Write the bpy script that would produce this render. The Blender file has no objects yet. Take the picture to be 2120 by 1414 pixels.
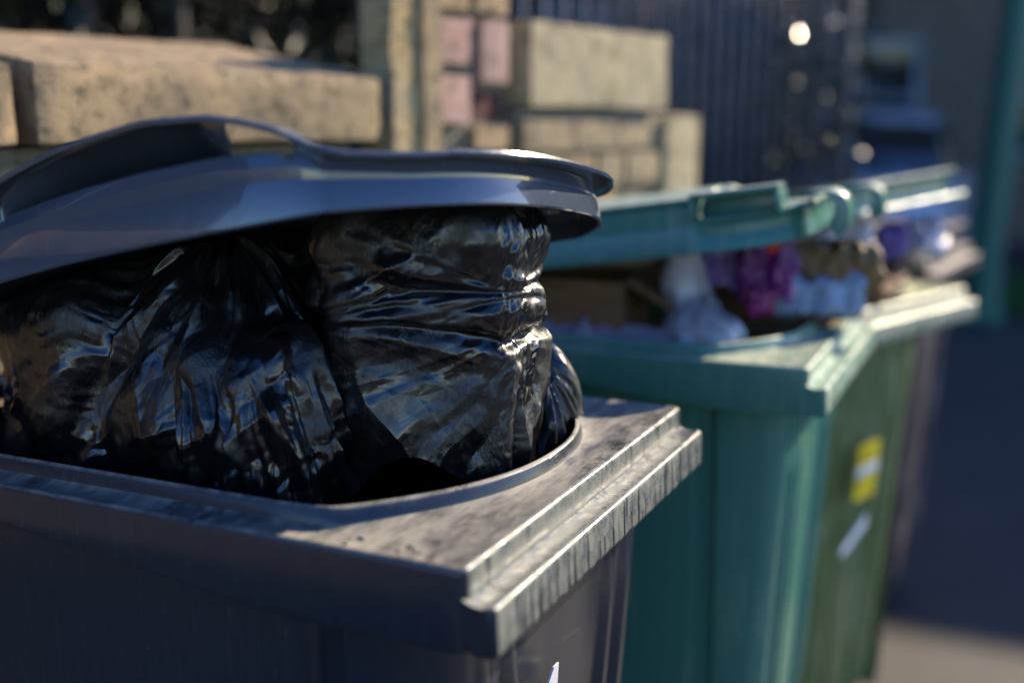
import bpy, bmesh, math, random
import numpy as np
from mathutils import Vector, Matrix, noise as mnoise

random.seed(7); rng = np.random.default_rng(7)
R = math.radians
scene = bpy.context.scene
COL = scene.collection

# ------------------------------------------------------------------ camera
cam_d = bpy.data.cameras.new('camera'); cam = bpy.data.objects.new('camera', cam_d); COL.objects.link(cam)
cam.location = (.3804, -.7269, 1.398)
cam.rotation_euler = (R(90 - 10.871), 0, R(25.094))
cam_d.sensor_width = 36; cam_d.lens = 2350 / 2120 * 36
cam_d.clip_start = .05; cam_d.clip_end = 400
cam_d.dof.use_dof = True; cam_d.dof.focus_distance = 1.13
cam_d.dof.aperture_fstop = 1.4; cam_d.dof.aperture_blades = 9
scene.camera = cam

# ------------------------------------------------------------------ sky and sun
SUN_AZ, SUN_EL = 25.0, 29.0          # azimuth from +Y towards +X
w = bpy.data.worlds.new('World'); scene.world = w; w.use_nodes = True
nt = w.node_tree; nt.nodes.clear()
sky = nt.nodes.new('ShaderNodeTexSky'); sky.sky_type = 'NISHITA'; sky.sun_disc = False
sky.sun_elevation = R(SUN_EL); sky.sun_rotation = R(SUN_AZ)
sky.air_density = 1.0; sky.dust_density = .3; sky.ozone_density = 2.5
bg = nt.nodes.new('ShaderNodeBackground'); bg.inputs['Strength'].default_value = .15
out = nt.nodes.new('ShaderNodeOutputWorld')
hs_ = nt.nodes.new('ShaderNodeHueSaturation'); hs_.inputs['Saturation'].default_value = 1.3; hs_.inputs['Hue'].default_value = .516
nt.links.new(sky.outputs[0], hs_.inputs['Color']); nt.links.new(hs_.outputs[0], bg.inputs[0]); nt.links.new(bg.outputs[0], out.inputs[0])
sl = bpy.data.lights.new('sun', 'SUN'); so = bpy.data.objects.new('sun', sl); COL.objects.link(so)
sl.energy = 5.0; sl.angle = R(.5); sl.color = (1, .84, .63)
sd = Vector((math.sin(R(SUN_AZ)) * math.cos(R(SUN_EL)), math.cos(R(SUN_AZ)) * math.cos(R(SUN_EL)), math.sin(R(SUN_EL))))
so.rotation_euler = sd.to_track_quat('Z', 'Y').to_euler(); so.location = sd * 30

scene.view_settings.view_transform = 'Standard'; scene.view_settings.look = 'None'
scene.view_settings.exposure = 1.08; scene.view_settings.gamma = 1
scene.render.engine = 'CYCLES'
scene.cycles.max_bounces = 8; scene.cycles.use_denoising = True

# ------------------------------------------------------------------ helpers
def tag(o, label=None, cat=None, group=None, kind=None):
    if label: o['label'] = label
    if cat: o['category'] = cat
    if group: o['group'] = group
    if kind: o['kind'] = kind
    return o

def empty(name, loc=(0, 0, 0), rz=0, **k):
    o = bpy.data.objects.new(name, None); COL.objects.link(o)
    o.location = loc; o.rotation_euler = (0, 0, rz); o.empty_display_size = .1
    return tag(o, **k)

def mesh(name, verts, faces, mat, parent=None, smooth=True, **k):
    me = bpy.data.meshes.new(name); me.from_pydata([tuple(map(float, v)) for v in verts], [], faces); me.validate()
    if smooth: me.polygons.foreach_set('use_smooth', [True] * len(me.polygons))
    if mat: me.materials.append(mat)
    me.update()
    o = bpy.data.objects.new(name, me); COL.objects.link(o)
    if parent: o.parent = parent
    return tag(o, **k)

def bmobj(name, bm, mat, parent=None, smooth=True, sharp=None, **k):
    me = bpy.data.meshes.new(name)
    bmesh.ops.recalc_face_normals(bm, faces=bm.faces)
    if sharp:
        for e in bm.edges:
            if len(e.link_faces) == 2 and e.calc_face_angle(0) > sharp: e.smooth = False
    bm.to_mesh(me); bm.free()
    if smooth: me.polygons.foreach_set('use_smooth', [True] * len(me.polygons))
    if mat: me.materials.append(mat)
    o = bpy.data.objects.new(name, me); COL.objects.link(o)
    if parent: o.parent = parent
    return tag(o, **k)

def sharpen(o, ang=.6):
    bm = bmesh.new(); bm.from_mesh(o.data); bmesh.ops.recalc_face_normals(bm, faces=bm.faces)
    for e in bm.edges:
        e.smooth = not (len(e.link_faces) == 2 and e.calc_face_angle(0) > ang)
    bm.to_mesh(o.data); bm.free(); return o

def loft(name, loops, mat, parent=None, closed=True, cap0=False, cap1=False, sharp=.7, skip=None, **k):
    n = len(loops[0]); V = []; F = []
    for L in loops: V += [tuple(p) for p in L]
    for i in range(len(loops) - 1):
        for j in range(n if closed else n - 1):
            if skip and skip(i, j): continue
            j2 = (j + 1) % n
            F.append((i * n + j, i * n + j2, (i + 1) * n + j2, (i + 1) * n + j))
    if cap0: F.append(tuple(range(n)))
    if cap1: F.append(tuple((len(loops) - 1) * n + j for j in range(n)))
    o = mesh(name, V, F, mat, parent, **k)
    return sharpen(o, sharp)

def add_box(bm, x0, x1, y0, y1, z0, z1, bev=0, M=None, seg=2):
    r = bmesh.ops.create_cube(bm, size=1)
    vs = r['verts']
    for v in vs:
        v.co = Vector(((x0 + x1) / 2 + v.co.x * (x1 - x0), (y0 + y1) / 2 + v.co.y * (y1 - y0), (z0 + z1) / 2 + v.co.z * (z1 - z0)))
    if bev:
        es = list({e for v in vs for e in v.link_edges})
        rr = bmesh.ops.bevel(bm, geom=es, offset=bev, segments=seg, affect='EDGES', profile=.5)
        vs = list({v for f in rr['faces'] for v in f.verts} | {v for v in vs if v.is_valid})
    if M:
        for v in vs: v.co = M @ v.co
    return vs

def tube(bm, pts, r, n=10, cap=True):
    rings = []
    P = [Vector(p) for p in pts]
    for i, p in enumerate(P):
        t = (P[min(i + 1, len(P) - 1)] - P[max(i - 1, 0)]).normalized()
        a = Vector((0, 0, 1)) if abs(t.z) < .9 else Vector((1, 0, 0))
        u = t.cross(a).normalized(); v = t.cross(u)
        rr = r[i] if hasattr(r, '__len__') else r
        rings.append([bm.verts.new(p + u * math.cos(2 * math.pi * k / n) * rr + v * math.sin(2 * math.pi * k / n) * rr) for k in range(n)])
    for a, b in zip(rings, rings[1:]):
        for k in range(n): bm.faces.new((a[k], a[(k + 1) % n], b[(k + 1) % n], b[k]))
    if cap:
        bm.faces.new(rings[0]); bm.faces.new(rings[-1])

# ------------------------------------------------------------------ materials
class NB:
    def __init__(s, name):
        s.m = bpy.data.materials.new(name); s.m.use_nodes = True; s.t = s.m.node_tree
        s.p = s.t.nodes['Principled BSDF']; s.tc = s.t.nodes.new('ShaderNodeTexCoord'); s.geo = None
    def n(s, typ, **k):
        x = s.t.nodes.new(typ)
        for a, v in k.items(): setattr(x, a, v)
        return x
    def l(s, a, b): s.t.links.new(a, b)
    def mapping(s, scale, rot=(0, 0, 0)):
        m = s.n('ShaderNodeMapping'); m.inputs['Scale'].default_value = scale; m.inputs['Rotation'].default_value = rot
        s.l(s.tc.outputs['Object'], m.inputs['Vector']); return m.outputs[0]
    def noise(s, scale, detail=6, rough=.6, vec=None, dist=0):
        x = s.n('ShaderNodeTexNoise'); x.inputs['Scale'].default_value = scale; x.inputs['Detail'].default_value = detail
        x.inputs['Roughness'].default_value = rough; x.inputs['Distortion'].default_value = dist
        s.l(vec or s.tc.outputs['Object'], x.inputs['Vector']); return x.outputs[0]
    def ramp(s, fac, lo, hi, a=0., b=1.):
        x = s.n('ShaderNodeMapRange'); x.inputs[1].default_value = lo; x.inputs[2].default_value = hi
        x.inputs[3].default_value = a; x.inputs[4].default_value = b; x.interpolation_type = 'SMOOTHSTEP'
        s.l(fac, x.inputs[0]); return x.outputs[0]
    def math(s, op, a, b):
        x = s.n('ShaderNodeMath', operation=op)
        for i, v in enumerate((a, b)):
            if isinstance(v, (int, float)): x.inputs[i].default_value = v
            else: s.l(v, x.inputs[i])
        x.use_clamp = True; return x.outputs[0]
    def mix(s, fac, a, b):
        x = s.n('ShaderNodeMix', data_type='RGBA')
        for i, v in ((0, fac), (6, a), (7, b)):
            if isinstance(v, (int, float)): x.inputs[i].default_value = v
            elif isinstance(v, tuple): x.inputs[i].default_value = (*v, 1)
            else: s.l(v, x.inputs[i])
        return x.outputs[2]
    def bump(s, h, strength, dist, prev=None):
        x = s.n('ShaderNodeBump'); x.inputs['Strength'].default_value = strength; x.inputs['Distance'].default_value = dist
        s.l(h, x.inputs['Height'])
        if prev: s.l(prev, x.inputs['Normal'])
        return x.outputs[0]
    def set(s, col=None, rough=None, normal=None, **k):
        for key, v in (('Base Color', col), ('Roughness', rough), ('Normal', normal)):
            if v is None: continue
            if isinstance(v, tuple): s.p.inputs[key].default_value = (*v, 1)
            elif isinstance(v, (int, float)): s.p.inputs[key].default_value = v
            else: s.l(v, s.p.inputs[key])
        for key, v in k.items(): s.p.inputs[key.replace('_', ' ')].default_value = v
        return s.m

def flat(name, col, rough=.6, **k):
    b = NB(name); nz = b.noise(9, 5)
    c2 = tuple(min(1, c * 1.25) for c in col); c1 = tuple(c * .75 for c in col)
    return b.set(b.mix(b.ramp(nz, .35, .65), c1, c2), rough, **k)

def plastic(name, base, dust=(.30, .27, .21), amt=.8, rough=.32, side=.12, lines=True):
    b = NB(name)
    g = b.n('ShaderNodeNewGeometry'); sx = b.n('ShaderNodeSeparateXYZ'); b.l(g.outputs['Normal'], sx.inputs[0])
    upf = b.ramp(sx.outputs[2], .35, .95)
    n1 = b.ramp(b.noise(11, 8, .7), .32, .60, .12, 1); n2 = b.ramp(b.noise(160, 5, .7), .36, .60, .3, 1)
    n3 = b.ramp(b.noise(1.0, 8, .75, b.mapping((85, 16, 9), (0, 0, .22))), .38, .60, .0, 1)
    d = b.math('MULTIPLY', upf, b.math('MAXIMUM', b.math('MULTIPLY', n1, b.math('ADD', b.math('MULTIPLY', n3, .50), .42)), b.math('MULTIPLY', b.math('MULTIPLY', n2, n3), .8)))
    d = b.math('MULTIPLY', d, amt)
    # rubbed vertical streaks on the upright faces
    st = b.ramp(b.noise(1.0, 7, .7, b.mapping((55, 55, 5))), .50, .70)
    sidef = b.math('MULTIPLY', b.math('SUBTRACT', 1.0, upf), b.math('MULTIPLY', st, side))
    f = b.math('MAXIMUM', d, sidef)
    if not lines: f = d
    col = b.mix(f, base, dust)
    # pale scratches
    sc = b.ramp(b.noise(1.0, 2, .5, b.mapping((300, 18, 40), (.4, .2, .9)), 1.5), .66, .70)
    col = b.mix(b.math('MULTIPLY', sc, .12), col, tuple(min(1, c * 2.5 + .08) for c in base))
    ro = b.ramp(b.math('ADD', f, b.math('MULTIPLY', n2, .12)), 0, .8, rough, .75)
    h = b.noise(900, 2, .5); h2 = b.noise(35, 6, .6)
    nm = b.bump(h, .12, .0004); nm = b.bump(h2, .25, .0012, nm)
    nm = b.bump(sc, .3, .0004, nm)
    return b.set(col, ro, nm)

def combmat(name, base, dust):
    b = NB(name)
    v = b.mapping((1, 1, 1)); sx = b.n('ShaderNodeSeparateXYZ'); b.l(v, sx.inputs[0])
    st = b.noise(1.0, 4, .6, b.mapping((3, 62, 4)))            # notches worn across the comb
    dk = b.ramp(st, .36, .43, 1, 0)
    lt = b.ramp(b.noise(60, 7, .75), .38, .62)
    fine = b.ramp(b.noise(1.0, 6, .7, b.mapping((200, 200, 25))), .42, .62)
    col = b.mix(b.math('MULTIPLY', lt, .8), base, dust)
    col = b.mix(b.math('MULTIPLY', fine, .35), col, tuple(min(1, c * 1.6) for c in dust))
    col = b.mix(b.math('MULTIPLY', dk, .9), col, (.022, .022, .025))
    ro = b.ramp(lt, 0, 1, .24, .50)
    nm = b.bump(st, .5, .002); nm = b.bump(b.noise(300, 5, .7), .25, .0007, nm)
    return b.set(col, ro, nm)

M_grey = plastic('charcoal_plastic', (.018, .022, .032), (.295, .272, .218), .95, .22, .03)
M_grey_comb = combmat('charcoal_comb_plastic', (.075, .088, .09), (.17, .175, .145))
M_lid = plastic('charcoal_lid_plastic', (.056, .070, .098), (.30, .27, .22), .5, .15, .02, lines=False)
M_green = plastic('green_plastic', (.052, .175, .135), (.38, .39, .29), .95, .22, .20)
M_olive_comb = combmat('olive_comb_plastic', (.16, .22, .12), (.48, .46, .36))
M_green_comb = combmat('green_comb_plastic', (.07, .24, .19), (.42, .45, .34))
M_olive = plastic('faded_green_plastic', (.13, .165, .060), (.50, .47, .27), .9, .34, .62)
M_black = plastic('black_bin_plastic', (.035, .030, .038), (.36, .28, .28), .7, .35, .55)
M_lid.node_tree.nodes['Principled BSDF'].inputs['Coat Weight'].default_value = .8
M_rubber = flat('wheel_rubber', (.02, .02, .02), .8)
M_steel = flat('axle_steel', (.3, .3, .3), .4, Metallic=1.0)

def bagmat(name, base=(.005, .005, .006), sheen=.0):
    b = NB(name)
    n1 = b.noise(1.0, 5, .6, b.mapping((26, 26, 9), (.3, .2, .5)), 1.2)
    v = b.n('ShaderNodeTexVoronoi', feature='DISTANCE_TO_EDGE'); v.inputs['Scale'].default_value = 30
    warp = b.n('ShaderNodeMapping'); b.l(b.mapping((1.4, 1.4, .6), (.5, .3, .2)), v.inputs['Vector'])
    fine = b.noise(1.0, 5, .65, b.mapping((260, 260, 80), (.5, .1, .7)), 1.0)
    msk = b.ramp(b.noise(11, 3), .45, .6)
    l_ = b.bump(n1, .12, .006); v1 = b.n('ShaderNodeTexVoronoi', feature='F1'); v1.inputs['Scale'].default_value = 24; v1.inputs['Randomness'].default_value = 1
    b.l(b.mapping((1.5, 1.5, .7), (.5, .3, .2)), v1.inputs['Vector'])
    nm = b.bump(v1.outputs['Distance'], .30, .010, l_)
    nm = b.bump(b.math('MULTIPLY', fine, msk), .7, .0018, nm)
    return b.set(base, b.ramp(b.noise(22, 4), .38, .62, .15, .42), nm, Specular_IOR_Level=.72)
M_bag = bagmat('black_bag_film')

def film(name, col, rough=.25, tr=.0, alpha=1.0):
    b = NB(name); n1 = b.noise(1.0, 5, .6, b.mapping((30, 30, 14)), 1.0)
    c = b.mix(b.ramp(n1, .3, .7), tuple(x * .7 for x in col), tuple(min(1, x * 1.2) for x in col))
    return b.set(c, rough, b.bump(n1, .5, .006), Transmission_Weight=tr, Alpha=alpha)

def stone(name, c1, c2, c3=(.06, .055, .04), scale=6, island=0., bump=.012):
    b = NB(name)
    a = b.ramp(b.noise(scale, 9, .68), .33, .67); col = b.mix(a, c1, c2)
    if island:
        g = b.n('ShaderNodeNewGeometry'); r = b.n('ShaderNodeValToRGB')
        r.color_ramp.interpolation = 'CONSTANT'
        e = r.color_ramp.elements; e[0].color = (*c1, 1); e[1].position = .35; e[1].color = (*c2, 1)
        x = e.new(.6); x.color = (*tuple((p + q) / 2 * .8 for p, q in zip(c1, c2)), 1)
        x = e.new(.8); x.color = (c1[0] * 1.2, c1[1] * .95, c1[2] * .8, 1)
        b.l(g.outputs['Random Per Island'], r.inputs[0]); col = b.mix(island, col, r.outputs[0])
    col = b.mix(b.ramp(b.noise(scale * 5, 6, .7), .46, .66, 0, .8), col, c3)
    col = b.mix(b.ramp(b.noise(scale * 14, 4, .7), .58, .7, 0, .5), col, tuple(min(1, x * 1.7) for x in c2))
    nm = b.bump(b.noise(scale * 7, 9, .75), .9, bump)
    return b.set(col, .9, nm)

# ------------------------------------------------------------------ the bin
W = .57; ZR = 1.06; DEP = .74

def superfront(y, ax, a, half, p, yc=.285): return ax - a * (min(abs(y - yc) / half, 1.0)) ** p

def resample(P, n, end=True):
    P = np.array(P, float); d = np.r_[0, np.cumsum(np.linalg.norm(np.diff(P, axis=0), axis=1))]
    t = np.linspace(0, d[-1], n if end else n + 1)
    if not end: t = t[:-1]
    return np.stack([np.interp(t, d, P[:, i]) for i in range(P.shape[1])], 1)

def arc(cx, cy, r, a0, a1, n): return [(cx + r * math.cos(R(a0 + (a1 - a0) * i / (n - 1))), cy + r * math.sin(R(a0 + (a1 - a0) * i / (n - 1)))) for i in range(n)]

def outer_loop(off=0, r=.010, back=-DEP):
    o = off; xs = -.2; r2 = max(r + o, .002)
    near = resample([(back + .05, -o), (xs, -o)], 30, False)
    s1 = resample([(xs, -o), (o - r2, -o)], 17, False)
    a1 = np.array(arc(o - r2, -o + r2, r2, -90, 0, 9)[:-1])
    f = resample([(o, -o + r2), (o, W + o - r2)], 81, False)
    a2 = np.array(arc(o - r2, W + o - r2, r2, 0, 90, 9)[:-1])
    s2 = resample([(o - r2, W + o), (xs, W + o)], 17, False)
    far = resample([(xs, W + o), (back + .05, W + o)], 30, False)
    b = resample([(back + .05, W + o)] + arc(back + .05 - o, W - .05 + o, .05, 90, 180, 8) + arc(back + .05 - o, .05 - o, .05, 180, 270, 8) + [(back + .05, -o)], 24, False)
    return np.vstack([near, s1, a1, f, a2, s2, far, b])

def inner_loop(off=0, back=-.70, inset=.046):
    # the opening: straight sides, bowed front; off > 0 grows it outwards
    o = off; y0 = inset - o; y1 = W - inset + o; xs = -.2
    near = resample([(back + .05, y0), (xs, y0)], 30, False)
    fr = [(xs, y0)]
    for t in np.linspace(-1, 1, 161):
        yy = .285 + t * (.285 - y0); fr.append((superfront(yy, -.051 + o, .112, .285 - y0, 2.25), yy))
    fr.append((xs, y1))
    fr = np.array(fr)
    for _ in range(6): fr[1:-1] = (fr[:-2] + fr[1:-1] * 2 + fr[2:]) / 4
    f = resample(fr, 17 + 8 + 81 + 8 + 17, False)
    far = resample([(xs, y1), (back + .05, y1)], 30, False)
    b = resample([(back + .05, y1)] + arc(back + .05, y1 - .05, .05, 90, 180, 8) + arc(back + .05, y0 + .05, .05, 180, 270, 8) + [(back + .05, y0)], 24, False)
    return np.vstack([near, f, far, b])

def with_z(L, z):
    if callable(z): return [(p[0], p[1], z(p[0], p[1])) for p in L]
    return [(p[0], p[1], z) for p in L]

def smooth01(t): t = min(max(t, 0), 1); return t * t * (3 - 2 * t)

def make_bin(label, cat='wheelie bin', loc=(0, 0, 0), rz=0, mat=M_grey, comb=M_grey_comb, zr=ZR, inset=.026):
    root = empty('wheelie_bin', loc, rz, label=label, cat=cat, group='wheelie bins in a row along the wall')
    skirt = lambda x, y: zr - .038 - .030 * smooth01((x + .52) / .40)
    loops = [
        with_z(inner_loop(-.05), .45), with_z(inner_loop(-.012), zr - .14), with_z(inner_loop(-.001), zr + .004),
        with_z(inner_loop(.0005), zr + .0135), with_z(inner_loop(.0025), zr + .0155), with_z(inner_loop(.0050), zr + .0150),
        with_z(inner_loop(.0068), zr + .0125), with_z(inner_loop(.0095), zr + .0020), with_z(inner_loop(.013), zr + .0002),
        with_z(inner_loop(.020), zr - .0005),
        with_z(outer_loop(-.009), zr - .0002), with_z(outer_loop(-.0060), zr + .0016), with_z(outer_loop(-.0035), zr + .0016), with_z(outer_loop(-.0012), zr + .0002), with_z(outer_loop(-.0002), zr - .0022), with_z(outer_loop(0), zr - .005),
        with_z(outer_loop(.0006), lambda x, y: zr - .024), with_z(outer_loop(.002), lambda x, y: skirt(x, y) + .004),
        with_z(outer_loop(.0005), skirt), with_z(outer_loop(-.004), skirt), with_z(outer_loop(-.006), zr - .012), with_z(outer_loop(-.034), zr - .016)]
    rim = loft('rim', loops, mat, root, sharp=.75, cap0=True)
    # stepped lifting comb under the front edge
    prof = [(-.004, -.0215), (.0015, -.0245), (.006, -.0262), (.0190, -.0268), (.0205, -.0252), (.0232, -.0250), (.0255, -.0268), (.0262, -.0295),
            (.0268, -.046), (.0275, -.0625), (.0262, -.0660), (.0225, -.0675), (.004, -.0672), (.003, -.060), (-.002, -.058)]
    ys = np.linspace(.0005, W - .0005, 420); L = []; g_ = np.random.default_rng(12); nt_ = np.cumsum(g_.uniform(.012, .034, 24)); dp_ = g_.uniform(.0006, .0018, 24)
    for i, y in enumerate(ys):
        e = .004 * max(0, 1 - min(i, len(ys) - 1 - i) / 2)
        jag = .0022 * mnoise.noise(Vector((3.1, y * 90, 0))) + .0012 * mnoise.noise(Vector((9, y * 260, 0)))
        nd_ = float(sum(d_ * math.exp(-((y - n_) / .0011) ** 2) for d_, n_ in zip(dp_, nt_)))
        L.append([(x - (e + nd_ * smooth01((-.028 - z) / .006) if x > .01 else 0), y, zr + z + (jag if z < -.06 else 0)) for x, z in prof])
    cb = loft('lifting_comb', L, comb, root, cap0=True, cap1=True, sharp=.9)
    cb.data.materials.append(mat); rim.data.materials.append(comb)
    for p in cb.data.polygons:
        if abs(p.normal.y) > .35: p.material_index = 1
    for p in rim.data.polygons:
        if p.center.x > -.008 and p.normal.x > .25 and abs(p.normal.y) < .3: p.material_index = 1
    # tapered body with a corner groove and front ribs
    zs = [zr - .008, zr - .05, zr - .10, zr - .18, .72, .45, .2, .10, .06]
    L = []
    for z in zs:
        i = inset + .062 * (1 - z / zr) + (.012 if z < .09 else 0)
        gd = .013 * smooth01((zr - .045 - z) / .03)
        rd = .009 * smooth01((zr - .10 - z) / .10)
        fx = -i; bx = -DEP + .03 + i * .6
        half = [(bx + .05, i), (-.50, i), (-.30, i), (-.170, i), (-.163, i + gd), (-.140, i + gd), (-.133, i - .002), (-.10, i - .002)] \
            + [(fx - .04 + .04 * math.sin(R(a)), i + .04 - .04 * math.cos(R(a))) for a in (0, 15, 30, 45, 60, 75, 90)] \
            + [(fx, i + .050), (fx + rd, i + .058), (fx + rd, i + .072), (fx, i + .080), (fx, i + .105), (fx + rd, i + .113), (fx + rd, i + .127), (fx, i + .135), (fx, .25)]
        L.append([(x, y, z) for x, y in half] + [(x, W - y, z) for x, y in reversed(half)] + [(bx + .01, W - i - .03, z), (bx, W - i - .06, z), (bx, i + .06, z), (bx + .01, i + .03, z)])
    loft('body', L, mat, root, cap1=True, sharp=.5)
    # hinge handle, axle and wheels
    bm = bmesh.new(); tube(bm, [(-DEP - .02, y, zr + .02) for y in (.06, .3, .51)], .014, 12)
    add_box(bm, -DEP - .02, -DEP + .03, .07, .10, zr - .03, zr + .015, .004); add_box(bm, -DEP - .02, -DEP + .03, .47, .50, zr - .03, zr + .015, .004)
    bmobj('handle', bm, mat, root, sharp=.6)
    bm = bmesh.new(); tube(bm, [(-DEP + .06, y, .10) for y in (.02, .55)], .011, 10); bmobj('axle', bm, M_steel, root)
    for y0 in (.0, .53):
        bm = bmesh.new(); tube(bm, [(-DEP + .06, y0, .10), (-DEP + .06, y0 + .006, .10), (-DEP + .06, y0 + .034, .10), (-DEP + .06, y0 + .04, .10)], [.088, .099, .099, .088], 32)
        wh = bmobj('wheel', bm, M_rubber, root, sharp=.6)
        bm = bmesh.new(); tube(bm, [(-DEP + .06, y0 - .004, .10), (-DEP + .06, y0 + .044, .10)], .045, 20); bmobj('hub', bm, M_grey, wh, sharp=.6)
    return root, rim

# lid: loops around the plan outline, hole under the side grip when arch is given
def lid_plan(off=0, ax=-.036, a=.10, half=.275, p=2.6, back=-.70, y0=.010, y1=.560):
    xs = -.2
    o = off
    near = resample([(back, y0 - o), (xs, y0 - o)], 60, False)
    fr = []
    for t in np.linspace(-1, 1, 201):
        fr.append((superfront(.285 + t * half, ax, a, half, p), .285 + t * half))
    fr = np.array([(xs, y0)] + fr + [(xs, y1)])
    for _ in range(5): fr[1:-1] = (fr[:-2] + 2 * fr[1:-1] + fr[2:]) / 4
    fr = resample(fr, 121)
    tg = np.gradient(fr, axis=0); nrm = np.stack([tg[:, 1], -tg[:, 0]], 1); nrm /= np.linalg.norm(nrm, axis=1)[:, None]
    nrm[0] = (0, -1); nrm[-1] = (0, 1)
    fr = (fr + nrm * o)[:-1]
    far = resample([(xs, y1 + o), (back, y1 + o)], 60, False)
    b = resample([(back, y1 + o), (back - o, y1 + o), (back - o, y0 - o), (back, y0 - o)], 20, False)
    return np.vstack([near, fr, far, b])

def make_lid(root, mat, hb, skirt, lift, hole=None, plan=None, flange=.012, dome=.0, crease=.55, step=0.):
    """hb(x,y): height of the skirt's lower edge; skirt(x,y): its depth; lift(x,y): flange height above the skirt's top."""
    P = plan or {}
    pl = lambda o: lid_plan(o, **P)
    base = pl(0)
    ref = [(hb(x, y), skirt(x, y), lift(x, y)) for x, y in base]
    def mk(off, f): return [(q[0], q[1], f(*r)) for q, r in zip(pl(off), ref)]
    L = [mk(-.0035, lambda h, s, l: h + .0005), mk(0, lambda h, s, l: h), mk(.0012, lambda h, s, l: h + .002),
         mk(-.0030, lambda h, s, l: h + s * crease), mk(-.0045, lambda h, s, l: h + s * (crease + .06)), mk(-.0082, lambda h, s, l: h + s - .002), mk(-.0097, lambda h, s, l: h + s)]
    lower = len(L)
    L += [mk(flange - .004, lambda h, s, l: h + s + l - .0030), mk(flange - .001, lambda h, s, l: h + s + l - .0052),
          mk(flange + .0008, lambda h, s, l: h + s + l - .0048), mk(flange + .0018, lambda h, s, l: h + s + l - .0020), mk(flange + .0005, lambda h, s, l: h + s + l), mk(flange - .004, lambda h, s, l: h + s + l + .0004),
          mk(-.008, lambda h, s, l: h + s + l - .0005), mk(-.009, lambda h, s, l: h + s + l - .003)]
    # plate
    def plate(k, dz, off=-.012):
        out_ = []; deep = hole is not None and k == 1 and off == -.012
        for (x, y), (bx, by), r in zip(pl(off), base, ref):
            if deep and by < .05 and hole[2] < bx < hole[1]: y = .010 + (.018 + .085 * smooth01((hole[0] + .004 - bx) / .07)) * smooth01((bx - hole[2]) / .12) * smooth01((hole[1] - bx) / .02)
            cx = min(max(x, -.58), -.20); px, py = cx + (x - cx) * k, .285 + (y - .285) * k
            # height of the plate follows the lid's own surface
            z = hb(px, py) + skirt(px, py) + dz + dome * (1 - k * k)
            out_.append((px, py, z))
        return out_
    top = len(L)
    L += [plate(1, -.002)] + ([plate(.87, -.002), plate(.86, step - .004), plate(.845, step)] if step else [plate(.97, -.006)]) + [plate(.85, step - .006), plate(.6, step - .006), plate(.35, step - .006), plate(.12, step - .006), plate(.0, step - .006)]
    n = len(base); V = []; F = []
    for l in L: V += l
    hx0, hx1, ax0 = hole if hole else (9, 9, 9)
    def q(i, j, i2): j2 = (j + 1) % n; return (i * n + j, i * n + j2, i2 * n + j2, i2 * n + j)
    for i in range(len(L) - 1):
        for j in range(n):
            x = base[j][0]; nearside = base[j][1] < .05 and j < 200
            inarch = hole and nearside and ax0 < x < hx1
            if inarch and i == lower - 1: continue
            if inarch and i == top - 1 and x > hx0: continue
            F.append(q(i, j, i + 1))
    if hole:
        for j in range(n):
            x = base[j][0]
            if base[j][1] < .05 and j < 200 and ax0 < x < hx1:
                F.append(q(lower - 1, j, top))
                if x > hx0: F.append(q(top - 1, j, lower))
    # underside
    U = [L[0], mk(-.0040, lambda h, s, l: h + s * .5), mk(-.0045, lambda h, s, l: h + s - .012), plate(.96, -.013, -.006), plate(.6, -.012), plate(.3, -.012), plate(0, -.012)]
    o0 = len(V)
    for l in U[1:]: V += l
    for i in range(len(U) - 1):
        for j in range(n):
            j2 = (j + 1) % n
            a = (j, j2) if i == 0 else (o0 + (i - 1) * n + j, o0 + (i - 1) * n + j2)
            F.append((a[0], a[1], o0 + i * n + j2, o0 + i * n + j))
    o = mesh('lid', V, F, mat, root)
    bm = bmesh.new(); bm.from_mesh(o.data); bmesh.ops.remove_doubles(bm, verts=bm.verts, dist=1e-5); bm.to_mesh(o.data); bm.free()
    sharpen(o, .55)
    return o

def polyfit2(pts, terms):
    A = np.array([[t(x, y) for t in terms] for x, y, z in pts]); z = np.array([p[2] for p in pts])
    c, *_ = np.linalg.lstsq(A, z, rcond=None)
    return lambda x, y: float(sum(ci * t(x, y) for ci, t in zip(c, terms)))
# ------------------------------------------------------------------ bin 1
bin1, rim1 = make_bin('dark grey wheelie bin nearest the camera, its lid propped open by full black bags')
T6 = [lambda x, y: 1, lambda x, y: x, lambda x, y: x * x, lambda x, y: y, lambda x, y: x * y, lambda x, y: y * y, lambda x, y: x ** 3]
hb1 = polyfit2([(-.4846, .01, 1.2589), (-.3928, .01, 1.2771), (-.3086, .01, 1.2917), (-.2318, .01, 1.3064), (-.1587, .01, 1.3216), (-.1108, .039, 1.3318),
                (-.0858, .0747, 1.3341), (-.068, .1076, 1.3338), (-.0543, .1419, 1.3317), (-.0416, .194, 1.3262), (-.0362, .2584, 1.3173), (-.0372, .3352, 1.3048),
                (-.0578, .438, 1.2881), (-.0735, .4736, 1.2808), (-.1272, .5504, 1.2665), (-.19, .56, 1.255), (-.35, .56, 1.215),
                (-.70, .01, 1.17), (-.70, .56, 1.12), (-.35, .285, 1.26)], T6)
sx_ = [-.9, -.48, -.387, -.305, -.228, -.1625, -.127, -.0858, -.0543, -.0362, 0.05]; ss_ = [.055, .060, .0625, .063, .0610, .0533, .0435, .0386, .0385, .0383, .037]
def skirt1(x, y):
    v = float(np.interp(x, sx_, ss_)); f = smooth01(1 - y / .25) if x < -.13 else 1
    return v * f + .040 * (1 - f)
fx_ = [-.9, -.56, -.50, -.458, -.400, -.344, -.290, -.230, -.1924, -.1643, -.140, -.1214, -.1009, -.0793, 0.05]
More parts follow.
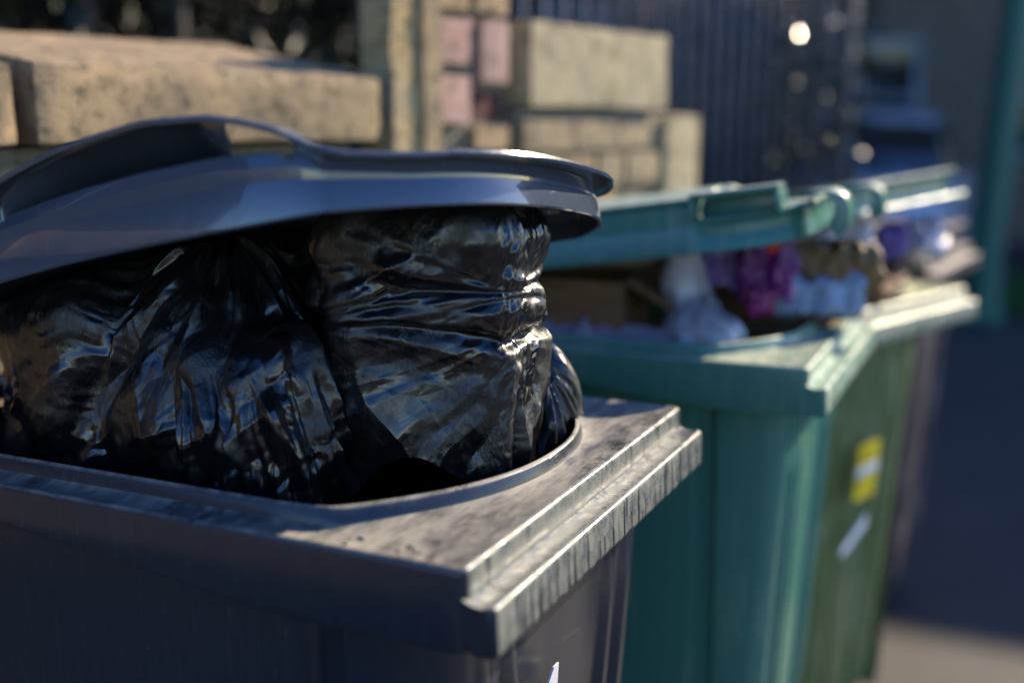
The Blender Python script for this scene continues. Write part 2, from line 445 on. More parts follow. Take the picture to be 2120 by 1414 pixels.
fz_ = [.006, .006, .012, .030, .0365, .0385, .0395, .0330, .0265, .0190, .0105, .0052, .0050, .0062, .0075]
def lift1(x, y):
    return float(np.interp(x, fx_, fz_)) if y < .1 else .0075
lid1 = make_lid(bin1, M_lid, hb1, skirt1, lift1, hole=(-.229, -.163, -.50))
# raised moulding marks on the rim near the front corner and a painted figure on the body
for (x, y, l, a) in ((-.118, .020, .016, .25), (-.070, .022, .010, .2), (-.066, .031, .006, 1.4), (-.058, .028, .012, .15), (-.052, .026, .014, .1), (-.112, .030, .008, 1.2)):
    bm = bmesh.new(); add_box(bm, -.0012, .0012, -l / 2, l / 2, ZR - .0004, ZR + .0014, .0005, Matrix.Translation((x, y, 0)) @ Matrix.Rotation(a, 4, 'Z'), 1)
    bmobj('moulding_mark', bm, M_grey_comb, bin1)
M_white = flat('white_paint', (.75, .76, .80), .5)
def decal(name, parent, poly, z0, mat, tilt=(0, 0)):
    # poly in (y,z); laid 1 mm proud of the tapering front face
    fx = lambda z: -(.026 + .062 * (1 - z / ZR)) + .0105
    V = [(fx(z), y, z) for y, z in poly] + [(fx(z) - .002, y, z) for y, z in poly]; n = len(poly)
    F = [tuple(range(n)), tuple(range(2 * n - 1, n - 1, -1))] + [(i, (i + 1) % n, n + (i + 1) % n, n + i) for i in range(n)]
    return mesh(name, V, F, mat, parent, smooth=False)
decal('painted_number', bin1, [(.205, .828), (.242, .866), (.254, .866), (.254, .62), (.230, .62), (.230, .83), (.214, .812)], 0, M_white)

# ------------------------------------------------------------------ bin 2, 3, 4
bin2, rim2 = make_bin('teal green wheelie bin second in the row with a cardboard box inside', loc=(.0985, .8515, 0), rz=R(1.2), mat=M_green, comb=M_green_comb)
planF = dict(ax=-.012, a=.085, half=.277, p=9, y0=.006, y1=.562, back=-.70)
def hb2(x, y): return 1.236 + .14 * x - .16 * x * x * 0 + .012 * math.sin(y * 9) - .12 * max(0, -x - .45) ** 1.2
lid2 = make_lid(bin2, M_green, hb2, lambda x, y: .080 - .032 * smooth01((x + .172) / .010), lambda x, y: .001, plan=planF, flange=.0015, dome=.006, crease=.45)

def lid_extras(lid_, hb, mat, top=.066, near_pocket=True):
    # pocket moulded into the near side for the hand, and the rolled grip at the front corners
    if near_pocket:
        x0, x1 = -.168, -.040
        bm = bmesh.new(); M_ = Matrix.Translation(((x0 + x1) / 2, 0, hb((x0 + x1) / 2, 0))) @ Matrix.Rotation(-.14, 4, 'Y'); h = (x1 - x0) / 2
        add_box(bm, -h, h, -.003, .052, .079, .087, .003, M_)
        add_box(bm, -h, -h + .006, -.002, .051, .0475, .077, .002, M_)
        add_box(bm, h - .008, h, -.002, .051, .0475, .077, .002, M_)
        add_box(bm, -h, h, .054, .058, .040, .0785, .001, M_)
        bmobj('side_grip', bm, mat, lid_, sharp=.5)
    for yy in (.03, .47):
        bm = bmesh.new(); zz = hb(0, yy)
        pts = [(-.02, 0), (.012, .004), (.030, -.004), (.038, -.022), (.038, -.048), (.028, -.060)]
        for k in range(len(pts) - 1): pass
        prof = [(yy + t) for t in (0, .008, .062, .070)]
        rings = []
        for (y_, s_) in ((yy, .6), (yy + .006, 1), (yy + .064, 1), (yy + .070, .6)):
            ring = [bm.verts.new((px * s_, y_, zz + .066 + pz * s_)) for px, pz in pts] + [bm.verts.new((px * s_ - .004, y_, zz + .062 + pz * s_)) for px, pz in reversed(pts)]
            rings.append(ring)
        for a, b_ in zip(rings, rings[1:]):
            for k in range(len(a)): bm.faces.new((a[k], a[(k + 1) % len(a)], b_[(k + 1) % len(a)], b_[k]))
        bm.faces.new(rings[0]); bm.faces.new(rings[-1])
        bmesh.ops.subdivide_edges(bm, edges=bm.edges[:], cuts=1, use_grid_fill=True)
        bmobj('front_grip', bm, mat, lid_, sharp=.9)
lid_extras(lid2, hb2, M_green)

bin3, rim3 = make_bin('olive green wheelie bin third in the row with a yellow sticker and piled up film', loc=(.0375, 1.5084, 0), rz=R(-20), mat=M_olive, comb=M_olive_comb, zr=1.03, inset=.060)
def hb3(x, y): return 1.222 + .18 * x + .045 * (y - .1)
lid3 = make_lid(bin3, M_green, hb3, lambda x, y: .058, lambda x, y: .006, plan=dict(planF, ax=-.02), flange=.010, dome=.01, crease=.4)
# lower lip bar of the lid and stickers
bm = bmesh.new(); tube(bm, [(-.012, y, hb3(0, y) + .002) for y in np.linspace(.03, .54, 9)], .006, 10); bmobj('front_lip', bm, M_green_comb, lid3)
M_yel = flat('yellow_sticker', (.72, .55, .01), .5)
bmy = decal('warning_sticker', bin3, [(.175, .60), (.265, .60), (.265, .725), (.175, .725)], 0, M_yel)
b = decal('sticker_band', bmy, [(.175, .652), (.265, .658), (.265, .680), (.175, .674)], 0, M_white); b.location.x = .0012
b = decal('pale_sticker', bin3, [(.15, .480), (.245, .53), (.245, .560), (.15, .500)], 0, M_white)

bin4, rim4 = make_bin('dark brownish grey wheelie bin fourth and farthest in the row', loc=(.120, 2.30, 0), rz=R(-7), mat=M_black, comb=M_black, zr=1.05)
hb4 = lambda x, y: 1.07 + .02 * x
lid4 = make_lid(bin4, M_black, hb4, lambda x, y: .045, lambda x, y: .006, plan=planF, dome=.02)

def hinge_arms(bin_, lid_, hb, zr, mat):
    for y in (.12, .43):
        bm = bmesh.new(); z1 = hb(-.69, y) + .02
        tube(bm, [(-.66, y, z1 + .01), (-.70, y, z1 + .004), (-.735, y, (z1 + zr) / 2 + .02), (-DEP - .02, y, zr + .02)], [.010, .012, .013, .017], 10)
        bmobj('hinge_arm', bm, mat, lid_, sharp=.8)
hinge_arms(bin1, lid1, hb1, ZR, M_lid); hinge_arms(bin2, lid2, hb2, ZR, M_green); hinge_arms(bin3, lid3, hb3, 1.03, M_green); hinge_arms(bin4, lid4, hb4, ZR, M_black)

# ------------------------------------------------------------------ crumpled bags: film drawn over lumps, with folds
def rbox(P, c, h, rot, r):
    c = np.array(c); h = np.array(h) - r; q = P - c
    ca, sa = math.cos(R(rot)), math.sin(R(rot))
    q = np.stack([q[:, 0] * ca + q[:, 1] * sa, -q[:, 0] * sa + q[:, 1] * ca, q[:, 2]], 1)
    d = np.abs(q) - h
    return np.linalg.norm(np.maximum(d, 0), axis=1) + np.minimum(d.max(1), 0) - r
def rsph(P, c, s):
    q = (P - np.array(c)) / np.array(s); n = np.linalg.norm(q, axis=1) + 1e-9
    return (n - 1) * min(s)
def smin(a, b, k):
    h = np.clip(.5 + .5 * (b - a) / k, 0, 1); return b * (1 - h) + a * h - k * h * (1 - h)

class Folds:
    """piecewise linear height fields: the creases of stiff film"""
    def __init__(s, seed): s.T = np.random.default_rng(seed).uniform(-1, 1, (512, 512)); s.L = np.random.default_rng(seed + 99).uniform(-1, 1, 4096)
    def tri(s, x, y):
        k = (x + y) * .366; i = np.floor(x + k).astype(int); j = np.floor(y + k).astype(int)
        fx = x + k - i; fy = y + k - j
        g = lambda a, b: s.T[a & 511, b & 511]
        up = fx > fy
        return np.where(up, g(i, j) * (1 - fx) + g(i + 1, j) * (fx - fy) + g(i + 1, j + 1) * fy,
                        g(i, j) * (1 - fy) + g(i, j + 1) * (fy - fx) + g(i + 1, j + 1) * fx)
    def lin(s, x):
        i = np.floor(x).astype(int); f = x - i
        return s.L[i & 4095] * (1 - f) + s.L[(i + 1) & 4095] * f
    def warp(s, x, y, f, a):
        return x + a * (np.sin(y * f * 6.1 + 1.3) + .6 * np.sin(x * f * 4.3 + y * f * 3.1)), y + a * (np.sin(x * f * 5.3 + .4) + .6 * np.cos(y * f * 4.9 - x * f * 2.7))
    def crumple(s, a, b, size, stretch=1., ang=0.):
        c, n = math.cos(ang), math.sin(ang); x = (a * c + b * n) / (size * stretch); y = (-a * n + b * c) / size
        x, y = s.warp(x, y, .35, .35); return s.tri(x + 40, y + 40)
    def fan(s, a, b, a0, b0, n, th, spread, slope, reach, off=0):
        """folds running out of one pulled point, within +-spread of direction th"""
        dx, dy = a - a0, b - b0; r = np.hypot(dx, dy) + 1e-6; t = np.arctan2(dy, dx)
        dt = (t - th + np.pi) % (2 * np.pi) - np.pi
        m = np.clip(1 - (np.abs(dt) / spread) ** 3, 0, 1)
        w_ = s.lin(dt * n + off + 300 + .25 * np.sin(r * 60)) + .35 * s.lin(dt * n * 2.7 + off * 3 + 900)
        return w_ * m * slope * r * np.exp(-(r / reach) ** 1.6)

def bag_mesh(name, sdf, c0, folds, nu, nv, facing, mat, lim=None, zbot=.9, seed=1, **k):
    # directions: dense on the side that is open to view
    uu = np.linspace(0, 2 * np.pi, 2000); dens = .35 + 1.0 * np.exp(-(((uu - facing + np.pi) % (2 * np.pi) - np.pi) / 1.25) ** 4)
    cd = np.r_[0, np.cumsum(dens)[:-1]]; cd /= cd[-1]
    u = np.interp(np.linspace(0, 1, nu, endpoint=False), cd, uu)
    ph = np.linspace(R(-52), R(89), nv)
    U, PH = np.meshgrid(u, ph)
    D = np.stack([np.cos(U) * np.cos(PH), np.sin(U) * np.cos(PH), np.sin(PH)], 2).reshape(-1, 3); c0 = np.array(c0)
    t = np.full(len(D), .02); best = t.copy()
    for s_ in np.linspace(.02, .42, 90):
        ins = sdf(c0 + D * s_) < 0; best[ins] = s_
    lo = best; hi = best + .0046
    for _ in range(9):
        mid = (lo + hi) / 2; ins = sdf(c0 + D * mid[:, None]) < 0; lo = np.where(ins, mid, lo); hi = np.where(ins, hi, mid)
    X = (c0 + D * lo[:, None]).reshape(nv, nu, 3)
    for _ in range(3): X[1:-1] = (X[:-2] + X[2:] + np.roll(X, 1, 1)[1:-1] + np.roll(X, -1, 1)[1:-1] + 2 * X[1:-1]) / 6
    du = np.roll(X, -1, 1) - np.roll(X, 1, 1); dv = np.gradient(X, axis=0)
    N = np.cross(du, dv); N /= np.linalg.norm(N, axis=2)[:, :, None] + 1e-9
    # unrolled coordinates (metres): a along the girth measured from the facing direction, b up the side
    mid = X[nv // 3]; seg = np.linalg.norm(np.roll(mid, -1, 0) - mid, axis=1); a = np.r_[0, np.cumsum(seg)[:-1]]
    a -= np.interp(facing % (2 * np.pi), u, a)
    A = np.broadcast_to(a, (nv, nu)); B = X[:, :, 2]
    top = smooth_np((B - 1.26) / .05)
    H = folds(X, A, B)
    X = X + N * H[:, :, None]
    P = X.reshape(-1, 3)
    if lim is not None: P = lim(P)
    idx = np.arange(nu * nv).reshape(nv, nu); F = []
    for i in range(nv - 1):
        r0, r1 = idx[i], idx[i + 1]
        F += list(zip(r0.tolist(), np.roll(r0, -1).tolist(), np.roll(r1, -1).tolist(), r1.tolist()))
    F.append(tuple(idx[-1].tolist()))
    return mesh(name, P, F, mat, **k)
def smooth_np(t): t = np.clip(t, 0, 1); return t * t * (3 - 2 * t)

_gx = np.linspace(-.75, 0, 40); _gy = np.linspace(0, .57, 20)
_G = np.array([[hb1(a, b_) for b_ in _gy] for a in _gx])
def LIDZ(x, y):
    ix = np.clip((x - _gx[0]) / (_gx[1] - _gx[0]), 0, 38.999); iy = np.clip((y - _gy[0]) / (_gy[1] - _gy[0]), 0, 18.999)
    i = ix.astype(int); j = iy.astype(int); a = ix - i; c = iy - j
    return _G[i, j] * (1 - a) * (1 - c) + _G[i + 1, j] * a * (1 - c) + _G[i, j + 1] * (1 - a) * c + _G[i + 1, j + 1] * a * c + .025
def lim_bin1(Q):
    Q = Q.copy(); low = Q[:, 2] < ZR + .018
    Q[low, 1] = np.clip(Q[low, 1], .056, .514)
    fx = -.051 - .112 * (np.abs(Q[:, 1] - .285) / .239) ** 2.25 - .007
    Q[low, 0] = np.minimum(Q[low, 0], fx[low])
    Q[:, 2] = np.minimum(Q[:, 2], LIDZ(Q[:, 0], Q[:, 1]))
    return Q

def sdfA(P):
    up = rbox(P, (-.168, .260, 1.255), (.110, .070, .074), 8, .050)
    lo = rbox(P, (-.176, .276, 1.09), (.104, .066, .105), 10, .018)
    bt = rsph(P, (-.190, .300, 1.00), (.08, .05, .10))
    bk = rsph(P, (-.27, .39, 1.08), (.17, .11, .225))
    f = smin(smin(smin(up, lo, .030), bk, .02), bt, .04)
    return np.maximum(f, P[:, 2] - LIDZ(P[:, 0], P[:, 1]) + .006)
def sdfC(P): return smin(rsph(P, (-.128, .405, 1.035), (.062, .065, .125)), rsph(P, (-.16, .42, 1.10), (.05, .05, .06)), .02)
fA = Folds(5)
def foldsA(X, A, B):
    x, y = X[:, :, 0], X[:, :, 1]
    # local coordinate across the near face: metres left of the corner
    s = (-.06 - x) + .35 * (y - .2)
    upm = smooth_np((B - 1.185) / .02)
    H = fA.crumple(A, B, .085, 1.4, .6) * .0135 + fA.crumple(A + 3, B, .036, 1.9, -.45) * (.0014 + .0026 * upm)
    H += fA.crumple(A + 7, B + 2, .012, 2.4, .8) * .0006
    s_ = -s
    H += fA.fan(s_, B, -.005, 1.200, 4, np.pi * 1.02, .42, .09, .17)            # from the boxy corner to the left
    H += fA.fan(s_, B, -.005, 1.192, 6, np.pi * 1.33, .42, .026, .22, 40)       # and down to the left
    H += fA.fan(s_, B, .004, 1.240, 7, np.pi * .98, .5, .11, .12, 80)
    H += fA.fan(s_, B, -.060, 1.285, 6, np.pi * 1.12, .5, .09, .10, 120)
    H += fA.fan(s_, B, -.20, 1.215, 8, 0.0, .5, .10, .12, 200)
    cr = smooth_np((x + .085) / .02)
    H += cr * (fA.crumple(A + 2, B, .013, 3.0, 1.35) * .0018 + fA.crumple(A + 4, B, .0055, 1.8, 1.0) * .0010)
    # the waist between the two boxes
    H -= .009 * np.exp(-((B - 1.188 - .10 * s) / .006) ** 2) * smooth_np((s + .01) / .02)
    H += .003 * np.exp(-((B - 1.203 - .10 * s) / .012) ** 2)
    return H
bagA = bag_mesh('rubbish_bag', sdfA, (-.17, .26, 1.14), foldsA, 430, 260, R(-62), M_bag, lim_bin1,
    label='black rubbish bag stretched over boxy corner, sunlit at the front of the grey bin', cat='rubbish bag', group='black rubbish bags in the grey bin')
fC = Folds(23)
def foldsC(X, A, B):
    H = fC.crumple(A, B, .04, 2.2, 1.45) * .008 + fC.crumple(A + 5, B, .018, 2.0, 1.7) * .003
    return H + fC.fan(A, B, .0, 1.17, 9, -np.pi / 2, .9, .20, .12)
bagC = bag_mesh('rubbish_bag', sdfC, (-.135, .41, 1.05), foldsC, 200, 120, R(-40), M_bag, lim_bin1,
    label='small bluish lit black bag peeping out behind the boxy bag at the far rim', cat='rubbish bag', group='black rubbish bags in the grey bin')

def sdfB(P):
    a = rsph(P, (-.41, .225, 1.07), (.130, .118, .215))
    b_ = rsph(P, (-.292, .170, 1.075), (.056, .070, .135))
    c = rbox(P, (-.56, .23, 1.12), (.10, .12, .13), -15, .05)
    d = rsph(P, (-.350, .155, 1.10), (.05, .055, .10)); e = rsph(P, (-.44, .38, 1.10), (.21, .14, .23))
    f = smin(smin(smin(smin(a, b_, .012), c, .03), d, .008), e, .02)
    return np.maximum(f, P[:, 2] - LIDZ(P[:, 0], P[:, 1]) + .006)
fB = Folds(41)
def foldsB(X, A, B):
    x = X[:, :, 0]
    H = fB.crumple(A, B, .060, 1.7, 1.25) * .011 + fB.crumple(A + 3, B, .030, 2.0, 1.1) * .0042 + fB.crumple(A + 9, B, .012, 1.7, .4) * .0011
    low = smooth_np((1.17 - B) / .03) * smooth_np((x + .40) / .05)
    H += low * (fB.crumple(A + 1, B, .017, 9.0, 1.80) * .0105 + fB.crumple(A + 2, B, .008, 9.0, 1.74) * .0030)     # long pleats hanging down
    H += fB.fan(x, B, -.290, 1.170, 5, -np.pi / 2 + .25, .55, .16, .10)
    H += fB.fan(x, B, -.365, 1.160, 4, -np.pi / 2 + .10, .50, .14, .10, 60)
    H += fB.fan(x, B, -.450, 1.220, 5, -np.pi / 2 - .35, .8, .12, .16, 120)
    H += fB.fan(x, B, -.290, 1.185, 4, np.pi / 2, .9, .22, .05, 180)
    return H
bagB = bag_mesh('rubbish_bag', sdfB, (-.39, .22, 1.12), foldsB, 460, 220, R(-70), M_bag, lim_bin1,
    label='black rubbish bag with hanging pleats towards the hinge side of the grey bin', cat='rubbish bag', group='black rubbish bags in the grey bin')

# ------------------------------------------------------------------ ground
def ground(name, x0, x1, y0, y1, z, mat, nx=2, ny=2):
    xs = np.linspace(x0, x1, nx); ys = np.linspace(y0, y1, ny); V = [(x, y, z) for y in ys for x in xs]
    F = [(j * nx + i, j * nx + i + 1, (j + 1) * nx + i + 1, (j + 1) * nx + i) for j in range(ny - 1) for i in range(nx - 1)]
    return mesh(name, V, F, mat, smooth=False, kind='structure')
def asphalt(name, c1, c2):
    b = NB(name); n1 = b.noise(300, 3, .7); n2 = b.noise(2.2, 8, .65); n3 = b.noise(60, 5, .7)
    col = b.mix(b.ramp(n2, .35, .65), c1, c2); col = b.mix(b.ramp(n3, .55, .7, 0, .45), col, tuple(c * 1.9 for c in c2))
    col = b.mix(b.ramp(n1, .6, .7, 0, .5), col, tuple(c * 2.4 for c in c2))
    nm = b.bump(n1, .6, .004); nm = b.bump(n3, .4, .006, nm)
    return b.set(col, .72, nm)
M_road = asphalt('asphalt', (.045, .045, .047), (.075, .072, .068))
M_pave = asphalt('worn_tarmac', (.025, .020, .017), (.042, .033, .028))
ground('ground', -150, 150, -150, 150, -.13, M_road)
ground('road', 1.45, 9, -40, 60, -.11, M_road)
ground('pavement', -6, 1.30, -20, 40, 0, M_pave)
bm = bmesh.new()
for k in range(60): add_box(bm, 1.304, 1.446, -20 + k * .915, -20 + k * .915 + .905, -.12, .012, .012)
tag(bmobj('kerb', bm, stone('kerb_stone', (.25, .24, .21), (.34, .32, .28)), sharp=.6), kind='structure')

# ------------------------------------------------------------------ garden wall line
wd = Vector((math.sin(R(12.5)), math.cos(R(12.5)), 0)); wn = Vector((wd.y, -wd.x, 0))     # along, and towards the bins
W0 = Vector((-.85, .30, 0))
def wp(s, d, z): return W0 + wd * s + wn * d + Vector((0, 0, z))
def rough_block(bm, s0, s1, d0, d1, z0, z1, amp=.006, cut=.035, bev=.012, zb=None, seed=0.):
    amp *= .55; bev *= .55
    """a block along the wall; zb = height of the back top edge"""
    tmp = bmesh.new(); vs = add_box(tmp, 0, 1, 0, 1, 0, 1)
    nx = max(2, int((s1 - s0) / cut)); nd = max(2, int((d1 - d0) / cut)); nz = max(2, int((z1 - z0) / cut))
    tmp.free()
    def face(fn, a, b_):
        g = {}
        for i in range(a + 1):
            for j in range(b_ + 1):
                S, D, Z = fn(i / a, j / b_)
                # round the arrises
                ds = min(S, 1 - S) * (s1 - s0); dd = min(D, 1 - D) * (d1 - d0); dz = min(Z, 1 - Z) * (z1 - z0)
                s = s0 + S * (s1 - s0); d = d0 + D * (d1 - d0); z = z0 + Z * (z1 - z0)
                if zb is not None: z += (zb - z1) * Z * (1 - D)
                close = sorted([ds, dd, dz])
                k = max(0, 1 - close[1] / bev) * bev * .45
                cx, cy, cz = (s0 + s1) / 2, (d0 + d1) / 2, (z0 + z1) / 2
                v = Vector((cx - s, cy - d, cz - z)).normalized() * k
                p = wp(s + v.x, d + v.y, z + v.z)
                nn = mnoise.noise_vector(p * 9 + Vector((seed, 0, 0))) * amp + mnoise.noise_vector(p * 31) * amp * .5
                g[i, j] = bm.verts.new(p + nn)
        for i in range(a):
            for j in range(b_): bm.faces.new((g[i, j], g[i + 1, j], g[i + 1, j + 1], g[i, j + 1]))
    face(lambda a, b_: (a, 1, b_), nx, nz); face(lambda a, b_: (a, 0, b_), nx, nz)
    face(lambda a, b_: (a, b_, 1), nx, nd); face(lambda a, b_: (a, b_, 0), nx, nd)
    face(lambda a, b_: (0, a, b_), nd, nz); face(lambda a, b_: (1, a, b_), nd, nz)
    bmesh.ops.remove_doubles(bm, verts=bm.verts, dist=1e-5)

M_cope = stone('coping_sandstone', (.44, .31, .165), (.27, .20, .12), (.06, .055, .035), 6)
M_mason = stone('sandstone_masonry', (.34, .26, .155), (.44, .34, .20), (.08, .07, .05), 7, island=.6)
M_pink = stone('pink_painted_stone', (.42, .24, .20), (.50, .33, .28), (.22, .15, .11), 6)
M_pier = stone('pale_ashlar', (.42, .34, .20), (.45, .37, .23), (.18, .15, .10), 4)
M_ochre = stone('weathered_gatepost_stone', (.52, .36, .15), (.42, .34, .21), (.05, .04, .02), 11)
M_mort = stone('lime_mortar', (.24, .21, .16), (.30, .27, .20), (.10, .09, .07), 12)
M_wine = stone('dark_red_brick', (.10, .02, .025), (.06, .015, .02), (.04, .02, .02), 12)

gw = empty('garden_wall', W0, label='low sandstone garden wall with thick sloping coping slabs behind the grey bin', cat='wall')
def cs(name, mat, parent, *boxes, **k):
    bm = bmesh.new()
    for i, b_ in enumerate(boxes): rough_block(bm, *b_, **k)
    for v in bm.verts: v.co -= Vector(parent.location)
    return bmobj(name, bm, mat, parent, sharp=1.2)
# coping slabs, joint at the left of the view
for (s0, s1, zt) in ((-4.5, -3.2, 1.47), (-3.17, -2.4, 1.475), (-2.37, -1.38, 1.47), (-1.35, -.62, 1.474), (-.60, .062, 1.470), (.088, .742, 1.476)):
    cs('coping_slab', M_cope, gw, (s0, s1, -.42, 0, 1.370, zt), amp=.007, cut=.022, bev=.022, zb=zt + .075, seed=s0 * 7)
bx = []
random.seed(4); z = 0
while z < 1.34:
    h = random.choice((.13, .16, .19)); h = min(h, 1.352 - z)
    s = -4.5 + random.uniform(-.2, 0)
    while s < .70:
        l = random.uniform(.22, .42); bx.append((max(s, -4.5), min(s + l, .735), -.36, -.055 - random.uniform(0, .012), z, z + h - .012)); s += l + .012
    z += h
cs('masonry', M_mason, gw, *bx, amp=.006, cut=.06, bev=.012)
cs('mortar', M_mort, gw, (-4.45, .735, -.34, -.078, 0, 1.364), amp=.003, cut=.08)

gp = empty('gatepost', W0 + wd * .82, label='rough ochre stone gatepost at the end of the coped wall', cat='gatepost')
cs('shaft', M_ochre, gp, (.762, .835, -.075, .006, 0, 1.66), amp=.012, cut=.03, bev=.02)
cs('dressed_edge', M_cope, gp, (.838, .885, -.075, .012, 0, 1.66), amp=.005, cut=.03, bev=.01)

pw = empty('stone_wall', W0 + wd * 1.0, label='wall of pink painted stones between the gatepost and the pale block pier', cat='wall')
pb = [(.892, 1.045, -.16, -.040, 1.510, 1.600), (1.060, 1.150, -.16, -.032, 1.475, 1.600), (.892, 1.035, -.16, -.040, 1.395, 1.490),
      (.892, 1.150, -.16, -.040, 1.240, 1.335), (.892, 1.0, -.16, -.044, 1.10, 1.225), (1.01, 1.15, -.16, -.038, 1.10, 1.225)]
cs('painted_stones', M_pink, pw, *pb, amp=.006, cut=.03, bev=.016)
cs('dark_red_stone', M_wine, pw, (1.050, 1.152, -.16, -.055, 1.400, 1.462), amp=.003, cut=.03)
cs('buff_stones', M_mason, pw, (.892, 1.03, -.16, -.036, 1.612, 1.665), (1.045, 1.152, -.16, -.036, 1.612, 1.665), (1.04, 1.152, -.16, -.034, 1.345, 1.392), (.892, 1.152, -.16, -.040, .9, 1.085), (.892, 1.152, -.16, -.040, .6, .885), (.892, 1.152, -.16, -.040, 0, .585), amp=.006, cut=.035, bev=.012)
cs('mortar', M_mort, pw, (.889, 1.154, -.15, -.058, 0, 1.655), amp=.003, cut=.06)

pp = empty('gate_pier', W0 + wd * 1.5, label='pale sandstone pier with one big smooth block over small courses', cat='pier')
cs('capping_block', M_pier, pp, (1.215, 1.785, -.20, -.030, 1.432, 1.610), amp=.005, cut=.03, bev=.02)
bx = []
z = 1.0
random.seed(11)
z = 1.415
while z > .05:
    h = random.choice((.06, .075, .085)); s = 1.205
    while s < 1.77:
        l = random.uniform(.10, .2); bx.append((s, min(s + l, 1.785), -.19, -.042 + random.uniform(-.008, .008), max(z - h, 0), z - .010)); s += l + .012
    z -= h
cs('small_courses', M_mason, pp, *bx, amp=.006, cut=.04, bev=.014)
cs('end_stone', M_pier, pp, (1.795, 1.96, -.28, -.03, .95, 1.420), (1.795, 1.96, -.28, -.03, 0, .94), amp=.004, cut=.04, bev=.02)
cs('mortar', M_mort, pp, (1.200, 1.79, -.18, -.058, 0, 1.428), amp=.003, cut=.06)

# ------------------------------------------------------------------ railings behind
M_iron = NB('black_railing_paint'); M_iron = M_iron.set((.075, .085, .11), .4, M_iron.bump(M_iron.noise(60, 4), .3, .002))
rl = empty('iron_railing', (-1.24, 1.85, 0), -R(12.5), label='black iron railing of close upright bars behind the gate pier', cat='railing')
for k in range(29):
    bm = bmesh.new(); tube(bm, [(0, .11 * k, .05), (0, .11 * k, 1.5), (0, .11 * k, 2.5)], .013, 8); bmobj('bar', bm, M_iron, rl)
for z in (.15, 2.42):
    bm = bmesh.new(); add_box(bm, -.018, .018, -.05, 3.15, z - .005, z + .005, .001); bmobj('rail', bm, M_iron, rl, sharp=.5)
bm = bmesh.new(); add_box(bm, -.04, .04, 3.18, 3.27, 0, 2.6, .006); add_box(bm, -.05, .05, 3.17, 3.28, 2.604, 2.65, .01); bmobj('post', bm, M_iron, rl, sharp=.5)

# ------------------------------------------------------------------ foliage
def leafmat(name, c1, c2, rough=.35):
    b = NB(name); g = b.n('ShaderNodeNewGeometry')
    return b.set(b.mix(g.outputs['Random Per Island'], c1, c2), rough)
def leaves(name, n, box, size, mat, seed=0, shape=None, parent=None, **k):
    g = np.random.default_rng(seed); V = []; F = []
    x0, x1, y0, y1, z0, z1 = box; m = 0
    while m < n:
        p = Vector((g.uniform(x0, x1), g.uniform(y0, y1), g.uniform(z0, z1)))
        if mnoise.noise(p * 2.2) + .35 * mnoise.noise(p * 6) < g.uniform(-.35, .1): continue
        if shape and not shape(p): continue
        a = Vector(g.normal(size=3)).normalized(); t = a.orthogonal().normalized(); t.rotate(Matrix.Rotation(g.uniform(0, 6.28), 3, a)); u = a.cross(t)
        s = size * g.uniform(.6, 1.3); i = len(V)
        V += [p - t * s, p - t * .2 * s + u * s * .42 + a * s * .12, p + t * s, p - t * .2 * s - u * s * .42 + a * s * .12]
        F.append((i, i + 1, i + 2, i + 3)); m += 1
    return mesh(name, V, F, mat, parent, smooth=False, **k)
M_leaf = leafmat('hedge_leaf', (.010, .014, .004), (.035, .034, .012), .5)
M_ivy = leafmat('ivy_leaf', (.010, .020, .014), (.03, .045, .025), .12)
hd = empty('hedge', (-2.3, 2.2, 0), label='dark olive hedge in shade behind the coped garden wall', cat='hedge')
leaves('foliage', 60000, (-2.0, .6, -2.6, 1.9, -0.0, 2.7), .045, M_leaf, 3, shape=lambda p: p.x + p.y * -.2 < .25, parent=hd)
bm = bmesh.new()
for k in range(9):
    x, y = -1.2 + .17 * k, -1.8 + .22 * k; tube(bm, [(x, y, 0), (x + .05, y, 1.0), (x - .04, y + .05, 2.3)], [.04, .03, .012], 8)
bmobj('stems', bm, flat('hedge_bark', (.05, .04, .03), .9), hd)
sb = empty('ivy_bush', (-1.3, 5.5, 0), label='dark glossy ivy bush beyond the end of the railings', cat='bush')
leaves('foliage', 5000, (-.9, .8, -.8, .8, 0, 3.1), .05, M_ivy, 5, parent=sb)
bm = bmesh.new(); tube(bm, [(-.4, 0, 0), (-.35, .05, 1.2), (-.5, 0, 2.6)], [.07, .05, .02], 10); bmobj('trunk', bm, flat('ivy_bark', (.05, .04, .03), .9), sb)

gs = empty('glint_shrub', (-.52, 4.15, 0), label='thin glossy leaved bush added for its glints in front of the railing post', cat='glint_shrub')  # made up and added here so its leaves give bright sun glints
M_gl = leafmat('glossy_leaf', (.012, .022, .016), (.03, .045, .03), .13)
leaves('foliage', 800, (-.24, .22, -.15, .15, .95, 2.25), .030, M_gl, 21, parent=gs)
bm = bmesh.new()
for k, (dx, dy) in enumerate(((0, 0), (.12, .05), (-.12, -.04), (.05, -.1))): tube(bm, [(dx * .2, dy * .2, 0), (dx * .6, dy * .6, 1.0), (dx, dy, 2.15)], [.012, .008, .003], 6)
bmobj('stems', bm, flat('shrub_bark', (.06, .05, .04), .9), gs)

